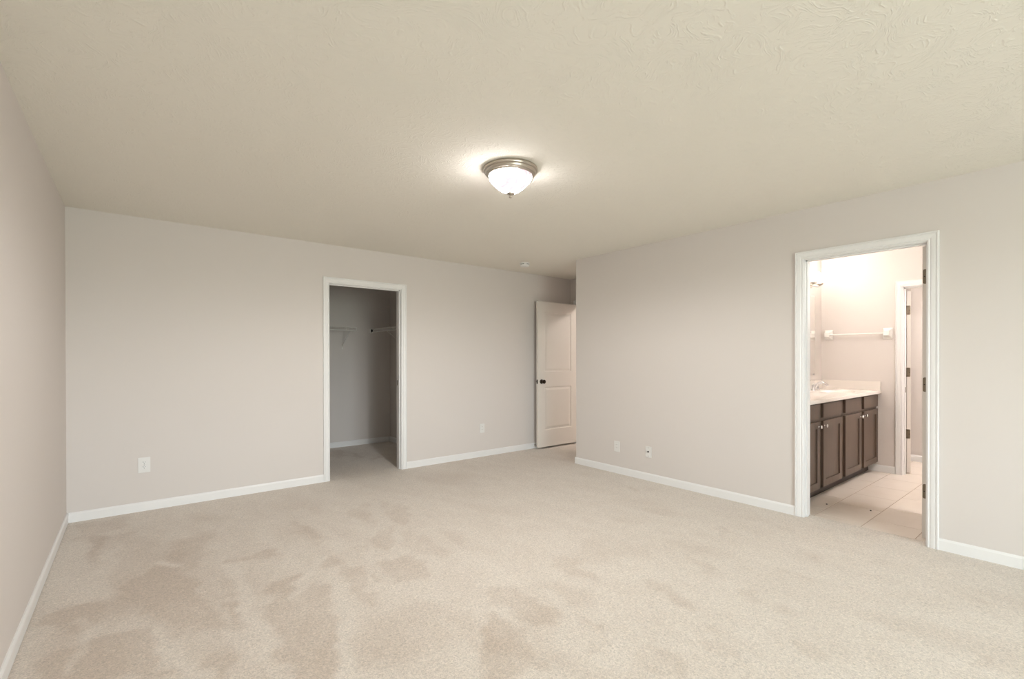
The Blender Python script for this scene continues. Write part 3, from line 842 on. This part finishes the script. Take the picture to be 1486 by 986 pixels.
# mirror
t = thing('mirror', (5.37, BY1, 1.05), 'large frameless mirror on the wall above the vanity', 'mirror')
wobj('glass', boxes((4.40, 6.243, BY1 - .006, BY1 - .0005, 1.065, 1.985)), M_MIRROR, t)
for xx in (4.9, 5.6, 6.2):
    wobj('clip', boxes((xx - .012, xx + .012, BY1 - .010, BY1 - .0005, 1.058, 1.078)), M_CHROME, t)

# vanity light: bar with upward shades
t = thing('vanity_light', (5.70, BY1, 2.10), 'glowing vanity wall light with frosted shades above the mirror', 'wall light')
wobj('back_bar', boxes((5.35, 6.10, BY1 - .028, BY1 - .0005, 2.065, 2.135)), M_NICKEL, t, bevel=.006)
for xx in (5.42, 5.632, 5.844, 6.030):
    a = wobj('arm', tube(bmesh.new(), [(xx, BY1 - .02, 2.10), (xx, BY1 - .07, 2.075), (xx, BY1 - .11, 2.065), (xx, BY1 - .128, 2.085)], .007, 10), M_NICKEL, t, smooth=True)
    obj('cup', lathe(bmesh.new(), [(.010, 0), (.024, .006), (.028, .022), (.026, .030), (.010, .031)], (xx, BY1 - .13, 2.075), 'Z', 24), M_NICKEL, a, smooth=True)
    s = wobj('shade', lathe(bmesh.new(), [(.024, .026), (.034, .036), (.041, .058), (.044, .082), (.049, .104), (.055, .118), (.050, .118), (.040, .085), (.030, .040), (.004, .034)],
                            (xx, BY1 - .13, 2.075), 'Z', 28), M_SHADE, t, smooth=True)

# towel bar
t = thing('towel_bar', (BX1, 1.76, 1.53), 'white porcelain towel bar on the bathroom wall', 'towel bar')
for yy in (2.040, 1.478):
    bm = bmesh.new()
    L = [(0, .043, .060), (.012, .043, .060), (.020, .034, .048), (.055, .026, .030), (.075, .026, .028), (.080, .022, .024)]
    rings(bm, [[(BX1 - d, yy - a, 1.530 - b), (BX1 - d, yy + a, 1.530 - b), (BX1 - d, yy + a, 1.530 + b * (1.0 if d < .02 else 1.0)), (BX1 - d, yy - a, 1.530 + b)] for d, a, b in L])
    wobj('post', bm, M_PORC, t, bevel=.003)
wobj('bar', tube(bmesh.new(), [(BX1 - .062, 2.030, 1.530), (BX1 - .062, 1.488, 1.530)], .0085, 14), M_PORC, t, smooth=True)

# specks lying on the tiles
for xx, yy, lb in ((4.665, 1.490, 'tiny dark crumb on the tiles close to the vanity toe kick'), (4.748, 1.199, 'tiny dark crumb in the middle of the doorway tiles')):
    o = obj('crumb', lathe(bmesh.new(), [(.003, 0), (.007, .002), (.006, .005), (.002, .007)], (0, 0, 0), 'Z', 8), M_SLOT, smooth=True, loc=(xx, yy, 0))
    o['label'] = lb; o['category'] = 'crumb'; o['group'] = 'crumbs on the bathroom tiles'

# lamp light from outside the glass: added spot below the bowl, points above vanity shades
def bulb(name, loc, power, col, radius):
    L = bpy.data.lights.new(name, 'POINT'); L.energy = power; L.color = col; L.shadow_soft_size = radius
    o = bpy.data.objects.new(name, L); COL.objects.link(o); o.location = loc
    return o
L = bpy.data.lights.new('ceiling_light_downspot', 'SPOT'); L.energy = 38.0; L.color = (1.0, 0.975, 0.965); L.shadow_soft_size = 0.06  # added to throw the ceiling light downward without brightening the ceiling
L.spot_size = math.radians(180); L.spot_blend = 0.4
o = bpy.data.objects.new('ceiling_light_downspot', L); COL.objects.link(o); o.location = (LX, LY, H - 0.235)
for xx in (5.42, 5.632, 5.844, 6.030):
    bulb('vanity_light_bulb', (xx, BY1 - .13, 2.245), VANITY_LAMP / 4, (1.0, 0.92, 0.87), 0.05)
